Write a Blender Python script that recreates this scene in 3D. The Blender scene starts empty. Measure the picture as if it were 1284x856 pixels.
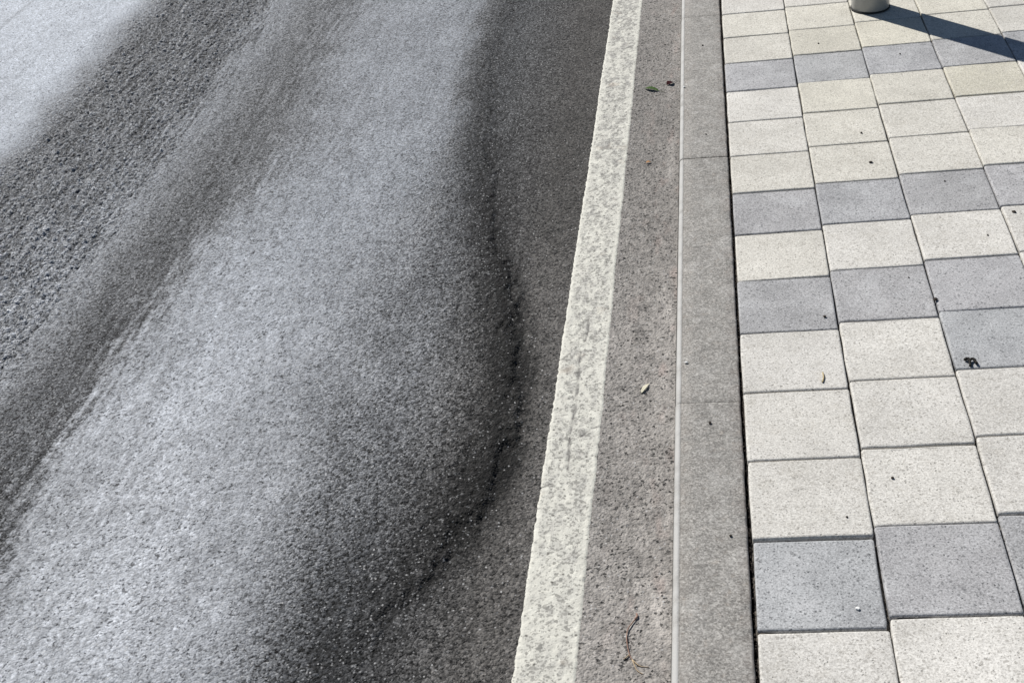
import bpy, math, random
import numpy as np
from mathutils import Vector, Matrix

# ------------------------------------------------------------------ camera, sky, sun, exposure
sc = bpy.context.scene
COL = sc.collection
CAM_R = ((0.9860118, 0.0327258, 0.1634310), (0.1154175, 0.5733439, -0.8111446), (-0.1202475, 0.8186610, 0.5615467))
cd = bpy.data.cameras.new('camera'); cam = bpy.data.objects.new('camera', cd); COL.objects.link(cam)
m4 = Matrix(CAM_R).to_4x4(); m4.translation = Vector((-0.0405, -3.9528, 1.4844)); cam.matrix_world = m4
cd.sensor_width = 36.0; cd.lens = 1570 / 1284 * 36; cd.clip_start = 0.05; cd.clip_end = 2000
sc.camera = cam

SUN_EL = math.radians(44)
sd = Vector((-0.652, 0.758, 0)).normalized() * math.cos(SUN_EL); sd.z = math.sin(SUN_EL)
w = bpy.data.worlds.new('World'); sc.world = w; w.use_nodes = True
nt = w.node_tree; sky = nt.nodes.new('ShaderNodeTexSky'); sky.sky_type = 'NISHITA'; sky.sun_disc = False
sky.sun_elevation = SUN_EL; sky.sun_rotation = math.atan2(sd.x, sd.y); sky.ozone_density = 2.5; sky.dust_density = 0.4
bg = nt.nodes['Background']; nt.links.new(sky.outputs[0], bg.inputs[0]); bg.inputs[1].default_value = 0.05
sl = bpy.data.lights.new('sun', 'SUN'); sl.energy = 5.0; sl.angle = math.radians(0.5); sl.color = (1.0, 0.965, 0.91)
so = bpy.data.objects.new('sun', sl); COL.objects.link(so); so.rotation_euler = sd.to_track_quat('Z', 'Y').to_euler()
vs = sc.view_settings; vs.view_transform = 'Standard'; vs.look = 'None'; vs.gamma = 1; vs.use_curve_mapping = False
vs.exposure = 0.18

rng = np.random.default_rng(11); random.seed(5)
ROAD_Z = -0.012

# ------------------------------------------------------------------ helpers
def link(name, me, mat, parent=None, loc=(0, 0, 0), rot=(0, 0, 0)):
    o = bpy.data.objects.new(name, me); COL.objects.link(o); o.location = loc; o.rotation_euler = rot
    if mat and not me.materials: me.materials.append(mat)
    if parent: o.parent = parent
    return o
def mesh(name, v, f, smooth=False):
    me = bpy.data.meshes.new(name); me.from_pydata([tuple(p) for p in v], [], f); me.update()
    if smooth: me.polygons.foreach_set('use_smooth', [True] * len(me.polygons))
    return me
def grid_mesh(name, X, Y, Z, smooth=True):
    """X,Y,Z: 2-D arrays [row, col]."""
    n, m = X.shape
    co = np.stack([X, Y, Z], -1).reshape(-1, 3).astype(np.float32)
    i = np.arange(n * m).reshape(n, m)
    q = np.stack([i[:-1, :-1], i[:-1, 1:], i[1:, 1:], i[1:, :-1]], -1).reshape(-1, 4).astype(np.int32)
    me = bpy.data.meshes.new(name); me.vertices.add(len(co)); me.vertices.foreach_set('co', co.ravel())
    me.loops.add(q.size); me.loops.foreach_set('vertex_index', q.ravel())
    me.polygons.add(len(q)); me.polygons.foreach_set('loop_start', np.arange(0, q.size, 4, dtype=np.int32))
    me.polygons.foreach_set('loop_total', np.full(len(q), 4, np.int32))
    if smooth: me.polygons.foreach_set('use_smooth', np.ones(len(q), bool))
    me.update(calc_edges=True); return me
def colattr(me, name, rgb):
    a = me.color_attributes.new(name, 'FLOAT_COLOR', 'POINT')
    c = np.ones((len(me.vertices), 4), np.float32); c[:, :3] = rgb.reshape(-1, 3); a.data.foreach_set('color', c.ravel())
def band(shape, dx, lo, hi, ax=1.0, seed=0):
    """unit-variance noise with wavelengths lo..hi (metres); ax > 1 stretches it along the rows axis."""
    r = np.random.default_rng(seed); n, m = shape
    F = np.fft.rfft2(r.standard_normal(shape))
    ky = np.fft.fftfreq(n, dx)[:, None] * ax; kx = np.fft.rfftfreq(m, dx)[None]
    k = np.hypot(kx, ky); F *= np.exp(-(k * lo) ** 2 * 0.7) * (1 - np.exp(-(k * hi) ** 2))
    z = np.fft.irfft2(F, s=shape); return z / z.std()
def s2l(v):
    v = np.asarray(v, float) / 255; return np.where(v < 0.04045, v / 12.92, ((v + 0.055) / 1.055) ** 2.4)

class NT:
    def __init__(s, name):
        s.m = bpy.data.materials.new(name); s.m.use_nodes = True; s.t = s.m.node_tree
        s.b = s.t.nodes['Principled BSDF']; s.tc = s.t.nodes.new('ShaderNodeTexCoord').outputs['Object']
    def n(s, ty, **kw):
        x = s.t.nodes.new('ShaderNode' + ty)
        for k, v in kw.items(): setattr(x, k, v)
        return x
    def put(s, sock, v):
        if isinstance(v, bpy.types.NodeSocket): s.t.links.new(v, sock)
        elif v is not None:
            try: sock.default_value = v
            except Exception: sock.default_value = (*v, 1) if len(v) == 3 else v
    def math(s, op, a, b=None, clamp=False):
        x = s.n('Math', operation=op, use_clamp=clamp); s.put(x.inputs[0], a); s.put(x.inputs[1], b); return x.outputs[0]
    def noise(s, scale, detail=3, rough=0.55, vec=None, out=0):
        x = s.n('TexNoise'); s.put(x.inputs['Vector'], vec or s.tc); x.inputs['Scale'].default_value = scale
        x.inputs['Detail'].default_value = detail; x.inputs['Roughness'].default_value = rough; return x.outputs[out]
    def voro(s, scale, feature='F1', vec=None):
        x = s.n('TexVoronoi', feature=feature); s.put(x.inputs['Vector'], vec or s.tc); x.inputs['Scale'].default_value = scale
        return x
    def cell(s, scale, vec=None):
        x = s.n('SeparateColor'); s.t.links.new(s.voro(scale, vec=vec).outputs['Color'], x.inputs[0]); return x.outputs[0]
    def map(s, v, a, b, c=0.0, d=1.0):
        x = s.n('MapRange'); s.put(x.inputs[0], v)
        for i, k in enumerate((a, b, c, d)): s.put(x.inputs[i + 1], k)
        return x.outputs[0]
    def mix(s, f, a, b, mode='MIX'):
        x = s.n('Mix', data_type='RGBA', blend_type=mode); s.put(x.inputs[0], f)
        for sk, v in ((x.inputs[6], a), (x.inputs[7], b)):
            s.put(sk, (*v, 1) if isinstance(v, tuple) and len(v) == 3 else v)
        return x.outputs[2]
    def grey(s, v):
        x = s.n('CombineColor'); [s.put(x.inputs[i], v) for i in range(3)]; return x.outputs[0]
    def attr(s, name):
        x = s.n('Attribute', attribute_name=name); y = s.n('SeparateColor'); s.t.links.new(x.outputs['Color'], y.inputs[0]); return x.outputs['Color'], y.outputs
    def bump(s, h, dist, strength=1.0, prev=None):
        x = s.n('Bump'); s.put(x.inputs['Height'], h); x.inputs['Distance'].default_value = dist; s.put(x.inputs['Strength'], strength)
        if prev: s.t.links.new(prev, x.inputs['Normal'])
        return x.outputs[0]
    def done(s, col, rough, normal=None, spec=0.5):
        s.put(s.b.inputs['Base Color'], col if not (isinstance(col, tuple) and len(col) == 3) else (*col, 1)); s.put(s.b.inputs['Roughness'], rough)
        if normal: s.t.links.new(normal, s.b.inputs['Normal'])
        s.b.inputs['Specular IOR Level'].default_value = spec; return s.m

# ------------------------------------------------------------------ materials
def mat_asphalt():
    a = NT('asphalt'); tone, ch = a.attr('tone'); _, par = a.attr('surface'); coarse = par[0]; lum = ch[1]; calm = par[2]
    warp = a.n('VectorMath', operation='MULTIPLY_ADD'); a.put(warp.inputs[0], a.noise(60, 2, out=1)); warp.inputs[1].default_value = (.004,) * 3; a.put(warp.inputs[2], a.tc)
    wv = warp.outputs[0]
    v1 = a.voro(210, vec=wv); v2 = a.voro(430, vec=wv); sp = a.n('SeparateColor'); a.t.links.new(v1.outputs['Color'], sp.inputs[0])
    sp2 = a.n('SeparateColor'); a.t.links.new(v2.outputs['Color'], sp2.inputs[0])
    light = a.map(lum, .05, .26)
    amp = a.math('MULTIPLY', a.map(light, 0, 1, 1.8, .55), a.map(calm, .5, 1, 1.0, .45))
    st = a.math('ADD', a.math('MULTIPLY', a.math('SUBTRACT', sp.outputs[0], .5), amp), a.math('MULTIPLY', a.math('SUBTRACT', sp2.outputs[1], .5), a.math('MULTIPLY', amp, .8)))
    k = a.math('ADD', st, 1.0)
    # binder and pits between the chippings
    pit = a.map(a.noise(150, 2, .5), .585, .66)
    pit = a.math('MULTIPLY', pit, a.map(a.noise(22, 2), 0.36, .60, .25, 1.0))
    k = a.math('MULTIPLY', k, a.math('SUBTRACT', 1.0, a.math('MULTIPLY', pit, .8)))
    w2 = a.n('VectorMath', operation='MULTIPLY_ADD'); a.put(w2.inputs[0], a.noise(230, 2, out=1)); w2.inputs[1].default_value = (.009,) * 3; a.put(w2.inputs[2], wv)
    hv = a.voro(95, vec=w2.outputs[0]); hs = a.n('SeparateColor'); a.t.links.new(hv.outputs['Color'], hs.inputs[0])
    hole = a.math('MULTIPLY', a.map(hv.outputs['Distance'], .31, .20), a.map(a.math('ADD', hs.outputs[0], a.math('MULTIPLY', a.noise(9, 2), .9)), 1.04, 1.14))
    hole = a.math('MULTIPLY', hole, a.map(calm, 0, .6, .25, 1.0))
    k = a.math('MULTIPLY', k, a.math('SUBTRACT', 1.0, a.math('MULTIPLY', hole, .88)))
    k = a.math('MULTIPLY', k, a.map(a.noise(3.2, 4, .6), .25, .75, .88, 1.12))
    k = a.math('MULTIPLY', k, a.map(a.noise(38, 3, .6), .25, .75, .86, 1.14))
    c = a.mix(1.0, tone, a.grey(k), 'MULTIPLY')
    # pale mineral chips showing through the binder
    vs_ = a.voro(120); sc_ = a.n('SeparateColor'); a.t.links.new(vs_.outputs['Color'], sc_.inputs[0])
    chip = a.math('MULTIPLY', a.map(sc_.outputs[0], .80, .83), a.map(vs_.outputs['Distance'], .0022 * 120, .0012 * 120))
    c = a.mix(a.math('MULTIPLY', chip, .7), c, (.42, .42, .42))
    c = a.mix(a.math('MULTIPLY', a.math('MULTIPLY', a.math('GREATER_THAN', a.cell(330), .955), a.map(calm, .3, .8, 1.0, .25)), .5), c, (.34, .345, .35))
    d1 = a.math('SUBTRACT', 1.0, v1.outputs['Distance'])
    nb = a.bump(a.noise(420, 2), .0012, .5)
    nb = a.bump(d1, .0032, a.map(coarse, 0, 1, .3, 1.0), nb)
    nb = a.bump(a.math('SUBTRACT', 1.0, a.math('MAXIMUM', pit, hole)), .0018, .7, nb)
    return a.done(c, a.map(light, 0, 1, .85, .7), nb, .25)
def mat_paint():
    a = NT('line_paint'); _, p = a.attr('wear_or_glint'); wear_or_glint, crack = p[0], p[1]
    n1 = a.noise(210, 4, .75); n2 = a.noise(14, 3, .6); n3 = a.noise(60, 3, .65)
    base = a.mix(a.map(n3, .3, .7), (.64, .63, .56), (.50, .49, .435))
    base = a.mix(a.math('MULTIPLY', wear_or_glint, a.map(n2, .35, .65, .15, .85)), base, (.31, .302, .285))
    thr = a.map(a.math('ADD', a.math('MULTIPLY', wear_or_glint, .8), a.math('MULTIPLY', a.math('SUBTRACT', n2, .5), .5)), 0, 1, .95, .50)
    g = a.math('GREATER_THAN', a.cell(300), thr); g2 = a.math('GREATER_THAN', a.cell(190), a.math('ADD', thr, .10)); g = a.math('MAXIMUM', a.math('MULTIPLY', g, .75), g2)
    base = a.mix(a.math('MULTIPLY', g, .70), base, (.15, .145, .13))
    base = a.mix(a.math('MULTIPLY', a.map(n2, .62, .72), .25), base, (.42, .33, .24))
    dv = a.voro(62); ds = a.n('SeparateColor'); a.t.links.new(dv.outputs['Color'], ds.inputs[0])
    dot = a.math('MULTIPLY', a.map(dv.outputs['Distance'], .20, .10), a.map(ds.outputs[0], .55, .6)); base = a.mix(a.math('MULTIPLY', dot, .85), base, (.07, .065, .055))
    base = a.mix(crack, base, (.10, .095, .09))
    v = a.voro(260); nb = a.bump(v.outputs['Distance'], .0012, .35); nb = a.bump(n1, .0014, .5, nb)
    return a.done(base, .7, nb, .35)
def mat_kerb():
    a = NT('kerb_concrete')
    n1 = a.noise(300, 4, .8); n2 = a.noise(6, 5, .65); n3 = a.noise(60, 3, .6)
    c = a.mix(a.map(n2, .3, .7), (.248, .237, .220), (.312, .299, .278))
    c = a.mix(a.math('MULTIPLY', a.map(n1, .50, .60), .75), c, (.125, .119, .11))
    c = a.mix(a.math('MULTIPLY', a.map(n1, .47, .36), .6), c, (.44, .43, .405))
    c = a.mix(a.math('MULTIPLY', a.map(n3, .60, .72), .25), c, (.31, .25, .20))
    c = a.mix(a.math('MULTIPLY', a.map(a.noise(22, 4, .65), .52, .70), .45), c, (.16, .155, .145))
    c = a.mix(a.math('MULTIPLY', a.map(a.noise(15, 4, .6), .50, .36), .3), c, (.42, .41, .39))
    c = a.mix(1.0, c, a.grey(a.map(a.cell(360), 0, 1, .72, 1.28)), 'MULTIPLY'); c = a.mix(1.0, c, a.grey(a.map(a.cell(230), 0, 1, .82, 1.18)), 'MULTIPLY')
    _, p = a.attr('wear_or_glint')
    c = a.mix(p[0], c, (.44, .435, .42)); c = a.mix(a.math('MULTIPLY', p[1], .6), c, (.12, .115, .105)); c = a.mix(a.math('MULTIPLY', p[2], .4), c, (.33, .25, .20))  # first channel paints the arris's sun highlight, then groove dirt and rust
    nb = a.bump(n1, .0016, .5); return a.done(c, .85, nb, .3)
def mat_paver(kind):
    a = NT('paving_' + kind); info = a.n('ObjectInfo'); rnd = info.outputs['Random']
    off = a.n('VectorMath', operation='MULTIPLY_ADD'); cx = a.n('CombineXYZ'); [a.put(cx.inputs[i], rnd) for i in range(3)]
    a.put(off.inputs[0], cx.outputs[0]); off.inputs[1].default_value = (37, 91, 53); a.put(off.inputs[2], a.tc); v = off.outputs[0]
    n1 = a.noise(300, 3, .7, v); n2 = a.noise(9, 3, .6, v); n3 = a.noise(105, 2, .5, v); n4 = a.noise(40, 3, .6, v)
    if kind == 'cream': A, B, D, L = (.515, .502, .470), (.595, .582, .550), (.24, .225, .20), (.70, .69, .65)
    else: A, B, D, L = (.303, .303, .304), (.398, .398, .397), (.085, .087, .092), (.52, .525, .535)
    c = a.mix(a.map(n2, .33, .67), A, B); c = a.mix(1.0, c, info.outputs['Color'], 'MULTIPLY')
    if kind == 'grey': c = a.mix(a.math('MULTIPLY', a.map(a.noise(13, 2, .5, v), .52, .72), .55), c, (.465, .468, .472))
    else: c = a.mix(a.math('MULTIPLY', a.map(a.noise(26, 3, .6, v), .52, .72), .35), c, (.42, .395, .345))
    c = a.mix(a.math('MULTIPLY', a.map(n1, .53, .64), .55), c, D); c = a.mix(a.math('MULTIPLY', a.map(n1, .47, .36), .55), c, L)
    wp = a.n('VectorMath', operation='MULTIPLY_ADD'); a.put(wp.inputs[0], a.noise(260, 1, vec=v, out=1)); wp.inputs[1].default_value = (.006,) * 3; a.put(wp.inputs[2], v)
    vo = a.voro(170, vec=wp.outputs[0]); so_ = a.n('SeparateColor'); a.t.links.new(vo.outputs['Color'], so_.inputs[0])
    pit = a.math('MULTIPLY', a.map(vo.outputs['Distance'], .34, .16), a.map(a.math('ADD', so_.outputs[0], a.math('MULTIPLY', n2, .5)), .98, 1.12)); c = a.mix(a.math('MULTIPLY', pit, .8), c, D)
    c = a.mix(a.math('MULTIPLY', a.map(n4, .62, .75), .22), c, D)
    c = a.mix(1.0, c, a.grey(a.map(a.noise(5, 4, .65, v), .3, .7, .90, 1.06)), 'MULTIPLY')
    c = a.mix(1.0, c, a.grey(a.map(a.cell(370, v), 0, 1, .84, 1.14)), 'MULTIPLY'); c = a.mix(a.math('MULTIPLY', a.math('GREATER_THAN', a.cell(250, v), .965), .5), c, D)
    nb = a.bump(n1, .0011, .5); nb = a.bump(a.math('SUBTRACT', 1.0, pit), .0012, .6, nb)
    return a.done(c, .85, nb, .3)
def mat_soil():
    a = NT('joint_soil'); n = a.noise(120, 4, .7); c = a.mix(a.map(n, .35, .7), (.045, .04, .035), (.15, .135, .115))  # dark soil, its tone also lowered for the shadows in the joints
    c = a.mix(a.map(a.noise(14, 3), .52, .66), c, (.22, .205, .18)); return a.done(c, .95, a.bump(n, .004, .8), .2)
def mat_plain(name, c1, c2, scale, rough, bump=.0008, spec=.4):
    a = NT(name); n = a.noise(scale, 4, .6); return a.done(a.mix(a.map(n, .3, .7), c1, c2), rough, a.bump(n, bump, .5), spec)
M_ASPH, M_PAINT, M_KERB, M_SOIL = mat_asphalt(), mat_paint(), mat_kerb(), mat_soil()
M_CREAM, M_GREY = mat_paver('cream'), mat_paver('grey')
M_GROUND = mat_plain('ground_earth', (.10, .085, .06), (.16, .14, .10), 3, .95)

# ------------------------------------------------------------------ ground
g = link('ground', mesh('ground', [(-600, -600, -.22), (600, -600, -.22), (600, 600, -.22), (-600, 600, -.22)], [(0, 1, 2, 3)]), M_GROUND); g['kind'] = 'structure'

# ------------------------------------------------------------------ road: relief and wear follow the tyre tracks along the lane
DX = 0.0045
xd = np.linspace(-3.35, -0.1291, 716); yd = np.arange(-3.15, 1.25, DX)
xs = np.concatenate([[-9, -7, -5.5, -4.6, -4.1, -3.75, -3.5], xd]); ys = np.concatenate([[-40, -20, -10, -6, -4.5, -3.8, -3.4], yd, [1.5, 1.9, 2.5, 3.5, 6, 12, 25, 40]])
XX, YY = np.meshgrid(xs, ys); x0, y0 = 7, 7; sh = XX.shape
def full(z):
    o = np.zeros(sh); o[y0:y0 + len(yd), x0:x0 + len(xd)] = z; return o
dsh = (len(yd), len(xd))
TY = [.66, -.12, -.73, -1.21, -1.60, -1.92, -2.20, -2.43, -2.63]      # stations along the lane
# per wear band: X at each station, surface tone (sRGB of stone/dust, with far-left sun sheen and the lip's shade painted in), coarseness
BANDS = [
 ([-3.6]*9, [200]*9, .10),
 ([-2.31,-2.28,-2.24,-2.19,-2.12,-2.10,-2.08,-2.07,-2.06], [202,198,194,186,180,178,178,178,178], .15),
 ([-2.11,-2.09,-2.08,-2.06,-2.03,-2.01,-2.00,-2.00,-2.00], [112,112,114,122,128,128,128,128,128], .95),
 ([-1.73,-1.69,-1.68,-1.66,-1.64,-1.65,-1.66,-1.67,-1.68], [114,118,126,140,150,144,136,132,130], .95),
 ([-1.64,-1.61,-1.60,-1.60,-1.58,-1.61,-1.63,-1.64,-1.65], [146,146,142,144,144,142,138,134,132], .55),
 ([-1.46,-1.435,-1.43,-1.46,-1.49,-1.50,-1.51,-1.52,-1.53], [116,110,102, 98, 98, 94, 86, 84, 84], .50),
 ([-1.39,-1.35,-1.32,-1.36,-1.41,-1.41,-1.40,-1.40,-1.41], [120,116,108,100, 97, 94, 92, 90, 90], .48),
 ([-1.26,-1.24,-1.17,-1.27,-1.32,-1.35,-1.33,-1.34,-1.35], [146,146,140,150,160,164,166,168,168], .20),
 ([-1.09,-1.04,-0.97,-1.07,-1.13,-1.10,-1.10,-1.08,-1.06], [152,152,154,164,174,182,189,193,195], .12),
 ([-0.87,-0.84,-0.81,-0.87,-0.90,-0.87,-0.87,-0.85,-0.84], [148,148,148,152,154,154,156,160,162], .20),
 ([-0.82,-0.82,-0.77,-0.77,-0.78,-0.77,-0.79,-0.79,-0.79], [130,128,128,130,132,132,130,128,134], .50),
 ([-0.73,-0.77,-0.73,-0.66,-0.62,-0.55,-0.58,-0.67,-0.70], [ 92, 82, 82, 88,100, 98, 92, 80, 66], .60),
 ([-0.69,-0.73,-0.67,-0.60,-0.50,-0.45,-0.44,-0.51,-0.63], [ 80, 76, 70, 58, 53, 44, 46, 66, 60], .60),
 ([-0.58,-0.62,-0.58,-0.53,-0.45,-0.42,-0.40,-0.43,-0.51], [ 80, 78, 75, 75, 92, 96, 94, 88, 84], .42),
 ([-0.36]*9, [ 84, 84, 80, 82, 98,102,100, 98, 96], .40),
 ([-0.27]*9, [146,144,140,140,150,154,150,156,158], .34),
 ([-0.17]*9, [150,148,144,144,156,160,158,162,164], .30),
 ([-0.12]*9, [152,150,146,144,156,160,158,162,164], .22)]
yt = np.array(TY[::-1]); Yc = YY[:, 0]
n_big, n_mid, n_fin = full(band(dsh, DX, .10, .5, 2.5, 1)), full(band(dsh, DX, .022, .09, 2.0, 2)), full(band(dsh, DX, .009, .03, 1.3, 3))
streak = full(band(dsh, DX, .014, .08, 14, 4))
xw = XX + .012 * n_big + .006 * n_mid + .010 * streak + .010 * n_fin           # ragged, drifting band edges
near = np.clip((-.36 - XX) / .1, 0, 1); xw = XX + (xw - XX) * near
BX = np.array([np.interp(Yc, yt, b[0][::-1]) for b in BANDS]); BV = np.array([np.interp(Yc, yt, b[1][::-1]) for b in BANDS]); BC = np.array([b[2] for b in BANDS])
tone = np.empty(sh); coarse = np.empty(sh)
for r in range(sh[0]):
    tone[r] = np.interp(xw[r], BX[:, r], BV[:, r]); coarse[r] = np.interp(xw[r], BX[:, r], BC)
warm = np.interp(XX, [-.66, -.45, -.3, -.13], [0, .8, .9, 1.0]); tone0 = tone.copy()
tone += (streak * 3.5 * (1 - warm) + n_mid * 6.0 * np.interp(YY, [-1.8, -.6], [1, .35]) + n_big * 7.0 * np.exp(-((XX + .75) / .2) ** 2) * np.interp(YY, [-1.8, -.8], [1, .2]) + n_big * 2.0 + n_fin * 5.0 + streak * 6 * np.exp(-((XX + 1.42) / .13) ** 2)) * np.clip(tone / 120, .4, 1.1)
warm = np.interp(XX, [-.66, -.45, -.3, -.13], [0, .8, .9, 1.0])
pink = np.clip(full(band(dsh, DX, .03, .2, 3, 8)) - .9, 0, 1.5) * np.interp(XX, [-.27, -.2, -.13], [0, .5, 1])
pale = np.exp(-((XX + .150) / .012) ** 2) * np.clip(full(band(dsh, DX, .03, .3, 5, 9)) * .5 + .2, 0, 1)
relief_c = band(dsh, DX, .0095, .028, 2.2, 5); relief_c = np.where(relief_c < -.6, -.6 + (relief_c + .6) * .35, relief_c); relief_f = band(dsh, DX, .008, .02, 1.0, 6); und = band(dsh, DX, .25, .9, 2, 7)
dense = full(np.ones(dsh)); cc = np.clip((coarse - .45) / .5, 0, 1)
tone += full(relief_c) * 26 * cc + streak * 10 * cc + full(relief_f) * (5 + 5 * coarse) * (1 - .5 * warm) * np.clip(tone / 110, .5, 1.1)      # worn stone tops are paler than the binder between them
td = XX - np.interp(YY, yt, BANDS[12][0][::-1]) - .012 * n_mid - .008 * n_fin
tar_shade = np.exp(-(td / np.where(td < 0, .070, .026)) ** 2) * np.interp(YY, [-2.7, -2.35, -1.5, -1.1, -.4], [.15, 1, 1, .65, .25])     # bitumen and the lip's shade, painted dark along the overlay's edge
tone -= tar_shade * (40 + np.clip(full(relief_f) + .5 * n_fin, -1, 2) * 16)
tone -= 26 * np.exp(-((XX + 2.757) / .010) ** 2)                # an old lane seam
lin = s2l(np.clip(tone, 13, 218)) / 1.45
lin = lin * (1 + .35 * pale)
cool = np.clip((tone0 - 110) / 60, 0, 1) * (1 - warm) * np.interp(YY, [-2.3, -1.0], [.25, 1])  # bluish dust tint, partly sky reflection painted into the pale tone
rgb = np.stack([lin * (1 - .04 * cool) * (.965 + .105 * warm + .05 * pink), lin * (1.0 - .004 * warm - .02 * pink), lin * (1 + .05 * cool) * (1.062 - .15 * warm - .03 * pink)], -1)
fade = np.clip((XX + .1335) / -.02, 0, 1) * dense
H = ((full(relief_c) * (.0027 * cc) + full(relief_f) * (.00035 + .0005 * coarse) + streak * .0010 * cc) * (.35 + .65 * fade) + full(und) * .0007 * fade)
xe = np.interp(YY, yt, BANDS[12][0][::-1]) + .006 * n_mid + .010 * n_big + .002 * n_fin      # edge of the newer overlay, a low ragged step
hs = np.interp(YY, [-3.1, -2.75, -2.5, -2.3, -1.6, -1.2, -.7, 0, .8], [.001, .004, .009, .017, .017, .011, .007, .004, .001])
dd = xe - XX; ss = lambda t: (lambda u: u * u * (3 - 2 * u))(np.clip(t, 0, 1))
H += hs * (.6 * ss(dd / .030 + .5) + .4 * ss(dd / .16)) * (1 - ss((dd - .3) / .9)) * dense
road_me = grid_mesh('road', XX, YY, ROAD_Z + H)
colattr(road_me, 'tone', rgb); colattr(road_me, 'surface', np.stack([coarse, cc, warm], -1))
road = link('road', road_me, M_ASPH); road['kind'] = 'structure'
def road_h(x, y):
    fx = np.clip(np.interp(x, xs, np.arange(len(xs))), 0, len(xs) - 1.001); fy = np.clip(np.interp(y, ys, np.arange(len(ys))), 0, len(ys) - 1.001)
    i, j = fy.astype(int), fx.astype(int); a, b = fy - i, fx - j
    return ROAD_Z + H[i, j] * (1 - a) * (1 - b) + H[i + 1, j] * a * (1 - b) + H[i, j + 1] * (1 - a) * b + H[i + 1, j + 1] * a * b
def rz(x, y): return float(road_h(np.array([float(x)]), np.array([float(y)]))[0])

# painted edge line: a thin ragged coat that follows the road's relief
D2 = .0035; ly = np.arange(-3.14, 1.24, D2); lx = np.linspace(0, 1, 31)
jl = np.convolve(rng.standard_normal(len(ly) + 8), np.ones(3) / 3, 'same')[4:-4] * .0011 + np.convolve(rng.standard_normal(len(ly) + 60), np.ones(40) / 40, 'same')[30:-30] * .003
jr = np.convolve(rng.standard_normal(len(ly) + 8), np.ones(3) / 3, 'same')[4:-4] * .0011 + np.convolve(rng.standard_normal(len(ly) + 60), np.ones(40) / 40, 'same')[30:-30] * .003
ly2 = np.concatenate([[-40, -20, -8, -4.5, -3.4], ly, [1.5, 2.5, 6, 15, 40]]); pad = np.zeros(5)
jl = np.concatenate([pad, jl, pad]); jr = np.concatenate([pad, jr, pad])
yq = np.clip(ly2, -5, 3); L = (-.3648 + .0024 * yq + jl)[:, None] * (1 - lx) + (-.2607 + .0039 * yq + jr)[:, None] * lx; LY = np.repeat(ly2[:, None], len(lx), 1)
prof = np.minimum(np.minimum(lx, 1 - lx) / .05, 1.0)
LZ = road_h(L.ravel(), LY.ravel()).reshape(L.shape) + np.where(prof < .01, -.0012, .0013)[None]
e = np.minimum(lx, 1 - lx)[None] * .103
wn = band((len(ly), len(lx)), D2, .015, .12, 2, 21); wn = np.concatenate([np.zeros((5, 31)), wn, np.zeros((5, 31))])
wear_or_glint = np.clip((e - .004) / .016, 0, 1) * np.clip(.55 + .3 * wn, .05, 1) * np.interp(LY, [-2.7, -2.3, -1.6, -1.0, .3], [.85, .88, 1.0, 1.2, 1.25])
crack = np.zeros(L.shape)
for pl, wd in (([(-.326, -1.84), (-.322, -2.01), (-.327, -2.11), (-.322, -2.215)], .0024), ([(-.318, -1.715), (-.315, -1.76), (-.318, -1.80)], .0022),
               ([(-.305, -2.115), (-.285, -2.09), (-.266, -2.085)], .0024), ([(-.366, -2.26), (-.35, -2.25), (-.335, -2.265)], .0022), ([(-.366, -1.862), (-.345, -1.866)], .0022)):
    for (ax, ay), (bx, by) in zip(pl, pl[1:]):
        t = np.clip(((L - ax) * (bx - ax) + (LY - ay) * (by - ay)) / ((bx - ax) ** 2 + (by - ay) ** 2), 0, 1)
        d = np.hypot(L - ax - t * (bx - ax), LY - ay - t * (by - ay)); crack = np.maximum(crack, np.clip(1.35 - d / wd, 0, .92) * np.clip(.85 + .3 * wn, .35, 1))
LZ -= crack * .0012
lme = grid_mesh('painted_line', L, LY, LZ); colattr(lme, 'wear_or_glint', np.stack([wear_or_glint, crack, wear_or_glint * 0], -1))
link('painted_line', lme, M_PAINT, road)

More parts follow.
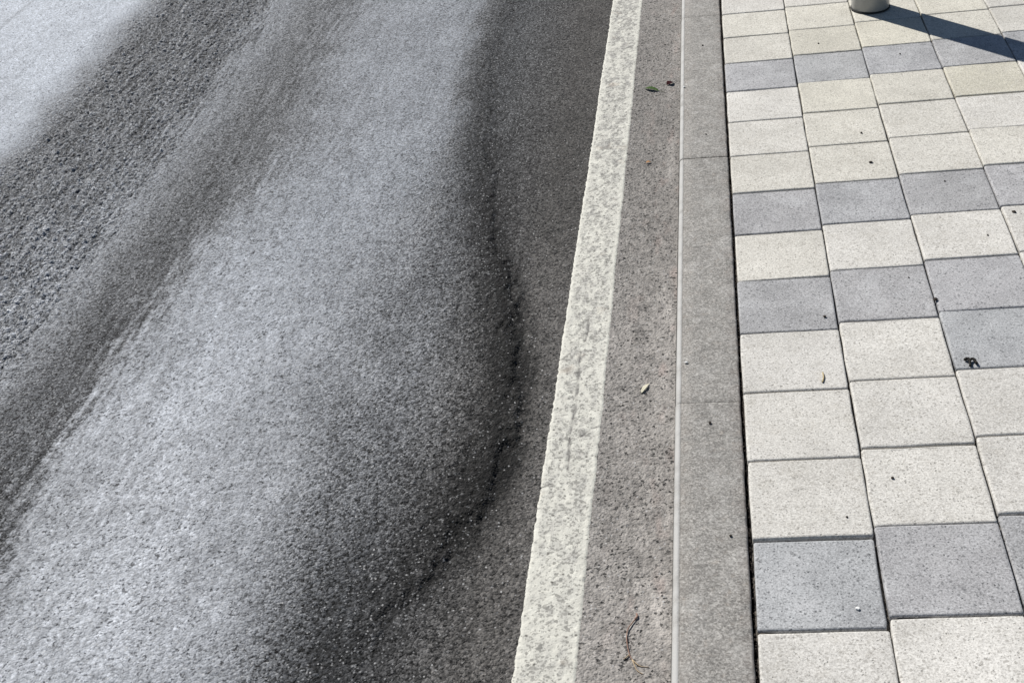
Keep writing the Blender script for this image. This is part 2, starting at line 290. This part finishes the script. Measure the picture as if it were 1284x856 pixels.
# ------------------------------------------------------------------ kerb: metre-long concrete stones with a rounded arris, its sunlit highlight painted pale
bed = link('kerb', mesh('kerb', [(x, y, z) for x in (-.132, .001) for y in (-12, 12) for z in (-.2, -.07)], [(0, 1, 3, 2), (4, 6, 7, 5), (0, 4, 5, 1), (2, 3, 7, 6), (1, 5, 7, 3), (0, 2, 6, 4)]), M_SOIL); bed['kind'] = 'structure'
def kerb_mesh(seed):
    r = np.random.default_rng(seed); Ln = 1.0
    px = np.array([-.1290, -.1287, -.1278, -.1262, -.1240, -.1212, -.1185, -.1165, -.115, -.09, -.06, -.03, -.0085, -.0045, -.0032])
    pz = np.array([-.066, -.018, -.0100, -.0062, -.0040, -.0026, -.0022, -.0034, -.0022, -.0018, -.0016, -.0015, -.0015, -.0032, -.066])
    arris_glint = np.array([0, .1, .5, .9, 1, 1, .8, .05, .0, 0, 0, 0, 0, 0, 0]); gut = np.array([.5, .4, .1, 0, 0, 0, 0, .75, .2, 0, 0, 0, 0, .5, 1]); rust = np.array([0, 0, 0, 0, 0, 0, 0, 0, .2, 0, 0, 0, .35, .9, .4])
    t = np.concatenate([[0, .003, .008], np.linspace(.03, Ln - .03, 60), [Ln - .008, Ln - .003, Ln]])
    X = np.repeat(px[None], len(t), 0); Y = np.repeat(t[:, None], len(px), 1); Z = np.repeat(pz[None], len(t), 0).copy()
    endd = np.minimum(t, Ln - t); Z -= np.where(endd < .001, .0010, np.where(endd < .004, .0003, 0))[:, None]
    Z[:, 1:-1] += np.convolve(r.standard_normal(len(t) + 8), np.ones(9) / 9, 'valid')[:len(t), None] * .0003
    X[:, :2] -= .0005; X[:, -3:] += r.standard_normal((len(t), 1)) * .0005
    me = grid_mesh('kerb_stone', X, Y, Z)
    nz = np.clip(1 + .25 * r.standard_normal((len(t), 1)), 0, 1.3); de = np.exp(-endd / .012)[:, None] * .3
    colattr(me, 'wear_or_glint', np.stack([np.clip(arris_glint[None] * nz, 0, 1) * (1 - de), np.clip(gut[None] + de * .55, 0, 1), rust[None] * np.clip(.5 + .6 * r.standard_normal((len(t), 1)), 0, 1)], -1)); return me
kms = [kerb_mesh(s) for s in (31, 32, 33)]
KJ = [-6.06, -5.05, -4.04, -3.034, -2.031, -1.002, .001, 1.006, 2.010, 3.014, 4.02]
for i, (ka, kb) in enumerate(zip(KJ, KJ[1:])):
    o = link('kerb_stone', kms[i % 3], M_KERB, bed, (0, ka + .0008, [0, -.0004, .0003][i % 3]), (0, 0, [.0006, -.0005, .0003][i % 3])); o.scale = (1, kb - ka - .0016, 1)

# ------------------------------------------------------------------ pavement: bedding with single paving stones
bx_ = np.concatenate([np.arange(.0, 1.15, .006), [1.4, 2, 3, 4.2]]); by_ = np.concatenate([[-7, -5, -4, -3.4], np.arange(-3.1, .4, .006), [1, 2, 3, 4.5]])
BXX, BYY = np.meshgrid(bx_, by_); BZ = np.full(BXX.shape, -.0125); q = band((len(by_) - 8, len(bx_) - 4), .006, .012, .08, 1, 41); q2 = band(q.shape, .006, .08, .5, 1, 42)
BZ[4:-4, :-4] += .0018 * q + .0030 * q2; BZ = np.clip(BZ, -.02, -.0045)
pave = link('pavement', grid_mesh('pavement', BXX, BYY, BZ), M_SOIL); pave['kind'] = 'structure'
PITCH, SHEAR = .2004, .0379
def paver_mesh(seed, rough=1.0):
    r = random.Random(seed); w2, l2 = .0982, .0982; n = 5; ring = []
    cor = [(-w2, -l2), (w2, -l2), (w2, l2), (-w2, l2)]
    for k in range(4):
        a, b = cor[k], cor[(k + 1) % 4]
        for i in range(n):
            t = (.012, .07, .36, .66, .988)[i] + (r.uniform(-.05, .05) if 1 < i < 4 else 0)
            jx = r.gauss(0, .00045) * rough; x = a[0] + (b[0] - a[0]) * t; y = a[1] + (b[1] - a[1]) * t
            nx, ny = (b[1] - a[1]), -(b[0] - a[0]); ll = math.hypot(nx, ny); x += nx / ll * jx; y += ny / ll * jx
            ring.append((x, y))
    V, Fc = [], []; N = len(ring)
    for inset, z in ((0, -.06), (0, -.0030), (.0007, -.0014), (.0020, -.0005), (.0042, 0)):
        for x, y in ring:
            s = inset * (1 + r.gauss(0, .12) * rough) if inset else 0
            X = x - math.copysign(min(s, abs(x)), x) * (abs(x) > .9 * w2); Y = y - math.copysign(min(s, abs(y)), y) * (abs(y) > .9 * l2)
            V.append((X, Y + SHEAR * X, z + (r.gauss(0, .00012) if z == 0 else 0)))
    for k in range(4):
        for i in range(N): Fc.append((k * N + i, k * N + (i + 1) % N, (k + 1) * N + (i + 1) % N, (k + 1) * N + i))
    Fc.append(tuple(range(4 * N, 5 * N))); me = mesh('paving_stone', V, Fc)
    me.polygons.foreach_set('use_smooth', [i < 4 * N for i in range(len(Fc))]); return me
PM = {k: [paver_mesh(100 + i + (50 if k == 'grey' else 0)) for i in range(7)] for k in ('cream', 'grey')}
for k, m in (('cream', M_CREAM), ('grey', M_GREY)):
    for me in PM[k]: me.materials.append(m)
OFFS = [0, .0292, .0562, .0757]
def off(c): return OFFS[c] if c < 4 else OFFS[3] + .021 * (c - 3) + .004 * math.sin(c * 2.3)
GREY = {(c, k) for c in range(4) for k in (2, 6, 8, 12)} | {(2, 9)} - {(3, 8)}
GREY = GREY - {(3, 8)} | {(4, 2), (4, 6), (5, 2), (5, 6), (5, 9), (6, 3), (6, 6), (7, 2), (4, 8), (4, 12), (5, 12), (0, -4), (1, -4), (2, -4), (3, -4), (4, -4), (0, 16), (1, 16), (2, 16), (3, 16)}
YEL = {(1, 1): .9, (2, 1): 1.0, (3, 3): 1.2, (1, 3): .8, (1, 4): .55, (2, 3): .6, (2, 4): .35, (2, 0): .7, (3, 1): .6, (3, 0): .8, (0, 1): .45, (0, 0): .55, (1, 0): .7, (1, 5): .5, (2, 5): .3, (0, 3): .05, (0, 7): .35}
rr = random.Random(77)
for c in range(9):
    for k in range(-8, 20):
        grey = (c, k) in GREY; kind = 'grey' if grey else 'cream'
        cy = -(k + .5) * PITCH + off(c) + rr.gauss(0, .0006); cx = c * .2 + .1 + rr.gauss(0, .0004) + .0002
        o = link('paving_stone', rr.choice(PM[kind]), None, pave, (cx, cy, rr.gauss(-.0005, .0006)), (rr.gauss(0, .0025), rr.gauss(0, .0025), rr.gauss(0, .0022)))
        if (c, k) == (0, 12): o.location.z -= .0022; o.rotation_euler.z = -.008; o.scale = (.985, .985, 1)
        if (c, k) == (1, 12): o.location.z += .0014
        b = 1 + rr.gauss(0, .035); y = YEL.get((c, k), rr.choice((.05, .2, .3, .4) if k < 6 else (0, 0, .05, .1)))
        o.color = (b, b * (.992 - .016 * y), b * (.985 - .11 * y), 1) if not grey else (b * (.98 + .04 * rr.random()), b, b * (1 + .02 * rr.random()), 1)
# stones farther along and behind, joined
V, Fc = [], []
for c in range(20):
    for k in range(-22, 34):
        if c < 9 and -8 <= k < 20: continue
        cx = c * .2 + .1; cy = -(k + .5) * PITCH + off(min(c, 12)); b0 = len(V)
        for z, s in ((-.06, .0985), (-.003, .0985), (0, .0955)):
            V += [(cx - s, cy - s - SHEAR * s, z), (cx + s, cy - s + SHEAR * s, z), (cx + s, cy + s + SHEAR * s, z), (cx - s, cy + s - SHEAR * s, z)]
        for j in (0, 4):
            Fc += [(b0 + j + i, b0 + j + (i + 1) % 4, b0 + j + 4 + (i + 1) % 4, b0 + j + 4 + i) for i in range(4)]
        Fc.append((b0 + 8, b0 + 9, b0 + 10, b0 + 11))
o = link('far_paving_stones', mesh('far_paving_stones', V, Fc), M_CREAM, pave); o['kind'] = 'stuff'; o.color = (1, .99, .95, 1)

# ------------------------------------------------------------------ things
def tag(o, label, cat, group=None):
    o['label'] = label; o['category'] = cat
    if group: o['group'] = group
    return o
def lathe(name, prof, n=48):
    V = [(r * math.cos(2 * math.pi * i / n), r * math.sin(2 * math.pi * i / n), z) for r, z in prof for i in range(n)]
    Fc = [(j * n + i, j * n + (i + 1) % n, (j + 1) * n + (i + 1) % n, (j + 1) * n + i) for j in range(len(prof) - 1) for i in range(n)]
    Fc.append(tuple(range((len(prof) - 1) * n, len(prof) * n))); Fc.append(tuple(range(n))[::-1]); return mesh(name, V, Fc, True)
def tube(name, pts, rad, n=7, jitter=0.0, seed=0):
    r = random.Random(seed); V, Fc = [], []
    P = [Vector(p) for p in pts]; prev = None
    for i, p in enumerate(P):
        t = (P[min(i + 1, len(P) - 1)] - P[max(i - 1, 0)]).normalized(); u = t.cross(Vector((0, 0, 1)));
        u = u.normalized() if u.length > 1e-4 else Vector((1, 0, 0)); v = u.cross(t)
        for k in range(n):
            a = 2 * math.pi * k / n; V.append(p + (u * math.cos(a) + v * math.sin(a)) * rad[i] * (1 + r.uniform(-jitter, jitter)))
    for i in range(len(P) - 1):
        Fc += [(i * n + k, i * n + (k + 1) % n, (i + 1) * n + (k + 1) % n, (i + 1) * n + k) for k in range(n)]
    Fc += [tuple(range(n))[::-1], tuple(range((len(P) - 1) * n, len(P) * n))]; return mesh(name, V, Fc, True)
def smooth_path(pts, n=5):
    out = []; P = [Vector(p) for p in pts]; P = [P[0] * 2 - P[1]] + P + [P[-1] * 2 - P[-2]]
    for i in range(1, len(P) - 2):
        for s in range(n):
            t = s / n; a, b, c, d = P[i - 1:i + 3]
            out.append(.5 * ((2 * b) + (c - a) * t + (2 * a - 5 * b + 4 * c - d) * t * t + (3 * b - a - 3 * c + d) * t ** 3))
    return out + [P[-2]]

# post
pr = bpy.data.objects.new('post', None); COL.objects.link(pr); pr.location = (.460, -.034, .0006)
tag(pr, 'round pale grey metal post standing on the paving stones and casting a long dark shadow', 'post')
M_POST = mat_plain('post_coating', (.30, .30, .28), (.36, .355, .335), 40, .30, .0003, .5)
M_RING = mat_plain('base_gap_shade', (.02, .02, .02), (.035, .033, .03), 60, .9)
link('shaft', lathe('shaft', [(.0570, .004), (.0575, .0055), (.0575, .3), (.0575, .6), (.0575, .945), (.0570, .95)]), M_POST, pr)
link('cap', lathe('cap', [(.0590, .9485), (.0600, .9515), (.0600, .968), (.058, .977), (.050, .984), (.034, .989), (.012, .991)]), M_POST, pr)
link('base_shade_ring', lathe('base_shade_ring', [(.0600, 0), (.0605, .001), (.0600, .0038), (.052, .0045)]), M_RING, pr)  # added dark ring standing for the shaded gap round the post's base

# leaves and litter
def leaf_mesh(name, Ln, Wd, fold, curl, n=12, seed=0):
    r = random.Random(seed); V, Fc = [], []
    for i in range(n + 1):
        t = i / n; hw = Wd / 2 * math.sin(math.pi * t ** .8) ** .75 * (1 + r.uniform(-.12, .12)) if 0 < i < n else .0004
        zc = curl * (math.sin(math.pi * t)) + r.uniform(-.0003, .0003)
        for s in (-1, -.5, 0, .5, 1): V.append(((t - .5) * Ln, s * hw, zc + abs(s) * fold * (hw / (Wd / 2)) + r.uniform(-.0002, .0002)))
    for i in range(n):
        Fc += [(i * 5 + j, i * 5 + j + 1, i * 5 + j + 6, i * 5 + j + 5) for j in range(4)]
    me = mesh(name, V, Fc, True); return me
def solid(o, th):
    md = o.modifiers.new('thickness', 'SOLIDIFY'); md.thickness = th; md.offset = 0
M_LEAF = mat_plain('leaf_green', (.018, .055, .007), (.060, .115, .018), 160, .75, .0008, .15)
M_STALK = mat_plain('stalk', (.05, .06, .025), (.09, .08, .04), 200, .6)
lf = bpy.data.objects.new('fallen_leaf', None); COL.objects.link(lf); lf.location = (-.210, -.5335, rz(-.21, -.5335) + .0022); lf.rotation_euler = (0, 0, math.atan2(-.023, .040))
tag(lf, 'small green leaf with a thin stalk lying on the asphalt between white line and kerb', 'leaf')
b_ = link('blade', leaf_mesh('blade', .050, .015, .004, .002, seed=3), M_LEAF, lf); solid(b_, .0004)
link('stalk', tube('stalk', smooth_path([(.0225, 0, .0012), (.032, -.001, .0015), (.044, -.0035, .0006)]), [.0009] * 11), M_STALK, lf)
o = link('petal', leaf_mesh('petal', .026, .019, .003, .003, 8, 7), mat_plain('petal_maroon', (.020, .002, .004), (.040, .005, .008), 120, .85, .0008, .1), None, (-.158, -.499, rz(-.158, -.499) + .002), (0, 0, .7)); solid(o, .0005)
tag(o, 'tiny dark maroon petal on the asphalt beside the green leaf', 'petal')
o = link('husk', leaf_mesh('husk', .034, .0075, .0005, .003, 8, 9), mat_plain('husk_cream', (.58, .54, .40), (.66, .62, .48), 150, .7), None, (-.1885, -1.970, rz(-.1885, -1.97) + .0022), (0, 0, math.atan2(.026, .013))); solid(o, .0006)
tag(o, 'narrow cream seed husk lying on the asphalt between white line and kerb', 'husk')
o = link('leaf_scrap', leaf_mesh('leaf_scrap', .014, .009, .002, .0015, 6, 12), mat_plain('scrap_orange', (.36, .17, .06), (.46, .26, .11), 150, .7), None, (-.208, -.994, rz(-.208, -.994) + .002), (0, 0, .2)); solid(o, .0005)
tag(o, 'small orange brown leaf scrap on the asphalt strip beside the kerb', 'leaf scrap')
tw = bpy.data.objects.new('twig', None); COL.objects.link(tw); tw.location = (-.192, -2.62, rz(-.192, -2.62) + .0012)
tag(tw, 'thin curved reddish brown twig lying on the asphalt close to the kerb', 'twig')
M_TWIG = mat_plain('twig_bark', (.20, .11, .085), (.34, .23, .17), 90, .8); M_TWIGP = mat_plain('twig_dry', (.34, .25, .15), (.45, .35, .23), 90, .8)
pts = smooth_path([(.006, .045, .001), (.001, .036, .0014), (-.005, .023, .0014), (-.006, .002, .0012), (-.001, -.026, .0012), (.005, -.040, .001)], 5)
link('stem', tube('stem', pts, list(np.linspace(.0011, .0008, len(pts)))), M_TWIG, tw)
link('stem_tip', tube('stem_tip', smooth_path([(.0055, .0445, .001), (.0085, .050, .0016), (.0075, .056, .001)]), [.0016] * 11, jitter=.2), M_TWIG, tw)
for a in ([(.004, -.038, .001), (.016, -.050, .0012), (.030, -.052, .001)], [(.004, -.038, .001), (.012, -.058, .001), (.022, -.066, .001)], [(-.001, -.028, .001), (-.006, -.034, .001), (-.010, -.037, .001)]):
    link('side_shoot', tube('side_shoot', smooth_path(a), list(np.linspace(.0010, .0005, 11))), M_TWIGP, tw)
ct = bpy.data.objects.new('curled_twig', None); COL.objects.link(ct); ct.location = (.433, -1.933, .0008); M_BLK = mat_plain('twig_black', (.010, .009, .008), (.022, .02, .017), 120, .8, .0008, .2)
tag(ct, 'curled black twig on the edge of a grey paving stone', 'twig')
link('stem', tube('stem', smooth_path([(-.011, .006, .003), (-.0065, .0105, .0034), (-.0035, .006, .0036), (-.0036, -.003, .0032), (-.0046, -.013, .0026)]), list(np.linspace(.0031, .0023, 21)), jitter=.22, seed=3), M_BLK, ct)
link('branch', tube('branch', smooth_path([(-.003, .002, .0034), (.0015, .008, .004), (.005, .0065, .004), (.009, -.006, .0028)]), list(np.linspace(.0022, .0028, 16)), jitter=.22, seed=5), M_BLK, ct)
o = link('straw', tube('straw', smooth_path([(.0015, .015, .0012), (.002, 0, .0016), (-.0015, -.016, .0012)]), [.0015] * 11, jitter=.1), mat_plain('straw_tan', (.34, .27, .14), (.42, .34, .19), 120, .7), None, (.153, -1.967, .0008))
tag(o, 'short tan bit of straw on a cream paving stone', 'straw')
def pebble(seed, s):
    r = random.Random(seed); import bmesh; bm = bmesh.new(); bmesh.ops.create_icosphere(bm, subdivisions=2, radius=1)
    ax = [Vector((r.gauss(0, 1), r.gauss(0, 1), r.gauss(0, 1))).normalized() for _ in range(7)]; lim = [r.uniform(.62, .9) for _ in ax]
    for v in bm.verts:
        for a, l in zip(ax, lim):
            d = v.co.dot(a)
            if d > l: v.co -= a * (d - l)
        v.co = Vector((v.co.x * s[0], v.co.y * s[1], v.co.z * s[2]))
    me = bpy.data.meshes.new('pebble'); bm.to_mesh(me); bm.free(); return me
M_PEB = mat_plain('quartz', (.72, .72, .70), (.82, .82, .80), 90, .5); M_CRUMB = mat_plain('soil_crumb', (.028, .022, .018), (.06, .045, .035), 150, .9)
tag(link('pebble', pebble(1, (.0036, .0032, .0020)), M_PEB, None, (.156, -2.561, -.0004)), 'small white pebble on a dark grey paving stone', 'pebble')
tag(link('pebble', pebble(2, (.0048, .0026, .0014)), M_PEB, None, (-.108, -1.902, .0003)), 'small white pebble on the concrete kerb', 'pebble')
tag(link('pebble', pebble(4, (.0035, .0032, .0022)), M_PEB, None, (-.117, -.553, .0003)), 'tiny white pebble on the kerb level with the green leaf', 'pebble')
cm = [pebble(20 + i, (.0042, .0034, .0026)) for i in range(4)]
for i, (x, y, s) in enumerate([(.343, -1.084, 1.25), (.338, -.917, .9), (.175, -1.757, .9), (.401, -1.709, 1.3), (.624, -1.363, 1.3), (.246, -2.26, .8), (.16, -2.357, .6), (.50, -1.20, .6), (.36, -1.62, .6), (.55, -1.46, .7), (.50, -.42, .7), (.28, -.30, .8)]):
    tag(link('soil_crumb', cm[i % 4], M_CRUMB, None, (x, y, .0014 * s), (0, 0, i * 1.3)), 'tiny dark soil crumb lying on a paving stone', 'crumb', 'dark crumbs on the paving stones'); bpy.data.objects[-1]
for o in list(COL.objects):
    if o.name.startswith('soil_crumb'): i_ = int(o.name.split('.')[1]) if '.' in o.name else 0; s = [1.25, .9, .9, 1.3, 1.3, .8, .6, .6, .6, .7, .7, .8][i_]; o.scale = (s, s, s)
for i, (x, y, s) in enumerate([(-.062, -.249, .8), (-.033, -2.399, .7), (-.063, -2.097, .9), (-.058, -.87, .6)]):
    o = tag(link('soil_crumb', cm[(i + 1) % 4], M_CRUMB, None, (x, y, .0005), (0, 0, i)), 'tiny dark soil crumb lying on the concrete kerb', 'crumb', 'dark crumbs on the kerb'); o.scale = (s, s, s)

# crumbs and moss caught in the joint between kerb and paving
def scatter(name, pts, sizes, mat, label, cat, seed):
    r = np.random.default_rng(seed); n = len(pts); base = np.array([(1, 0, 0), (-1, 0, 0), (0, 1, 0), (0, -1, 0), (0, 0, 1), (0, 0, -1)], float)
    f = np.array([(0, 2, 4), (2, 1, 4), (1, 3, 4), (3, 0, 4), (2, 0, 5), (1, 2, 5), (3, 1, 5), (0, 3, 5)])
    A = r.standard_normal((n, 3, 3)); Q = np.linalg.qr(A)[0]
    v = base[None] * r.uniform(.55, 1.15, (n, 6, 1)); v = np.einsum('nij,nkj->nki', Q, v) * np.array([1, 1, .75]) * sizes[:, None, None] + pts[:, None]
    fc = (f[None] + np.arange(n)[:, None, None] * 6).reshape(-1, 3)
    me = bpy.data.meshes.new(name); me.from_pydata(v.reshape(-1, 3).tolist(), [], fc.tolist()); me.update()
    o = link(name, me, mat); o['kind'] = 'stuff'; return tag(o, label, cat)
r = np.random.default_rng(91); n = 900
jy = -3.0 + 3.3 * r.random(n); jx = -.0008 + r.normal(0, .0010, n)
scatter('joint_litter', np.stack([jx, jy, np.full(n, -.0045) + r.normal(0, .0012, n)], 1), r.uniform(.0007, .0019, n), M_CRUMB, 'dark soil crumbs caught in the joint between kerb and paving', 'soil', 92)
n = 1500; jc = r.integers(1, 6, n); lx_ = jc * .2 + .0002 + r.normal(0, .0008, n); lyy = -3.0 + 3.3 * r.random(n)
keep = np.sin(lyy * 9 + jc * 2.1) + np.sin(lyy * 23 + jc) + r.normal(0, .6, n) > .6
scatter('joint_litter', np.stack([lx_, lyy, r.normal(-.0042, .0012, n)], 1)[keep], r.uniform(.0006, .0016, n)[keep], M_CRUMB, 'dark soil crumbs caught in the joints between the paving stones', 'soil', 94)
# loose chippings: most lie along the coarse and the dark tracks
n = 26000; px_ = r.uniform(-3.2, -.14, n); py_ = r.uniform(-3.1, 1.2, n)
cf = np.array([np.interp(x, BX[:, j], BC) for x, j in zip(px_, np.clip(np.searchsorted(Yc, py_), 0, len(Yc) - 1))])
keep = (r.random(n) < np.clip(cf - .12, .03, 1) * .45) & ~((px_ > -.37) & (px_ < -.262)); px_, py_, cf = px_[keep], py_[keep], cf[keep]
sz = r.uniform(.0009, .0017, len(px_)) * (1 + .9 * np.clip(cf - .6, 0, 1))
a = NT('chippings'); gi = a.n('NewGeometry'); a_m = a.done(a.mix(a.map(gi.outputs['Random Per Island'], .2, 1.0), (.10, .10, .10), (.50, .50, .50)), .7, None, .4)
scatter('loose_grit', np.stack([px_, py_, road_h(px_, py_) + sz * .25], 1), sz, a_m, 'fine loose grey stone grit strewn over the asphalt', 'grit', 93)
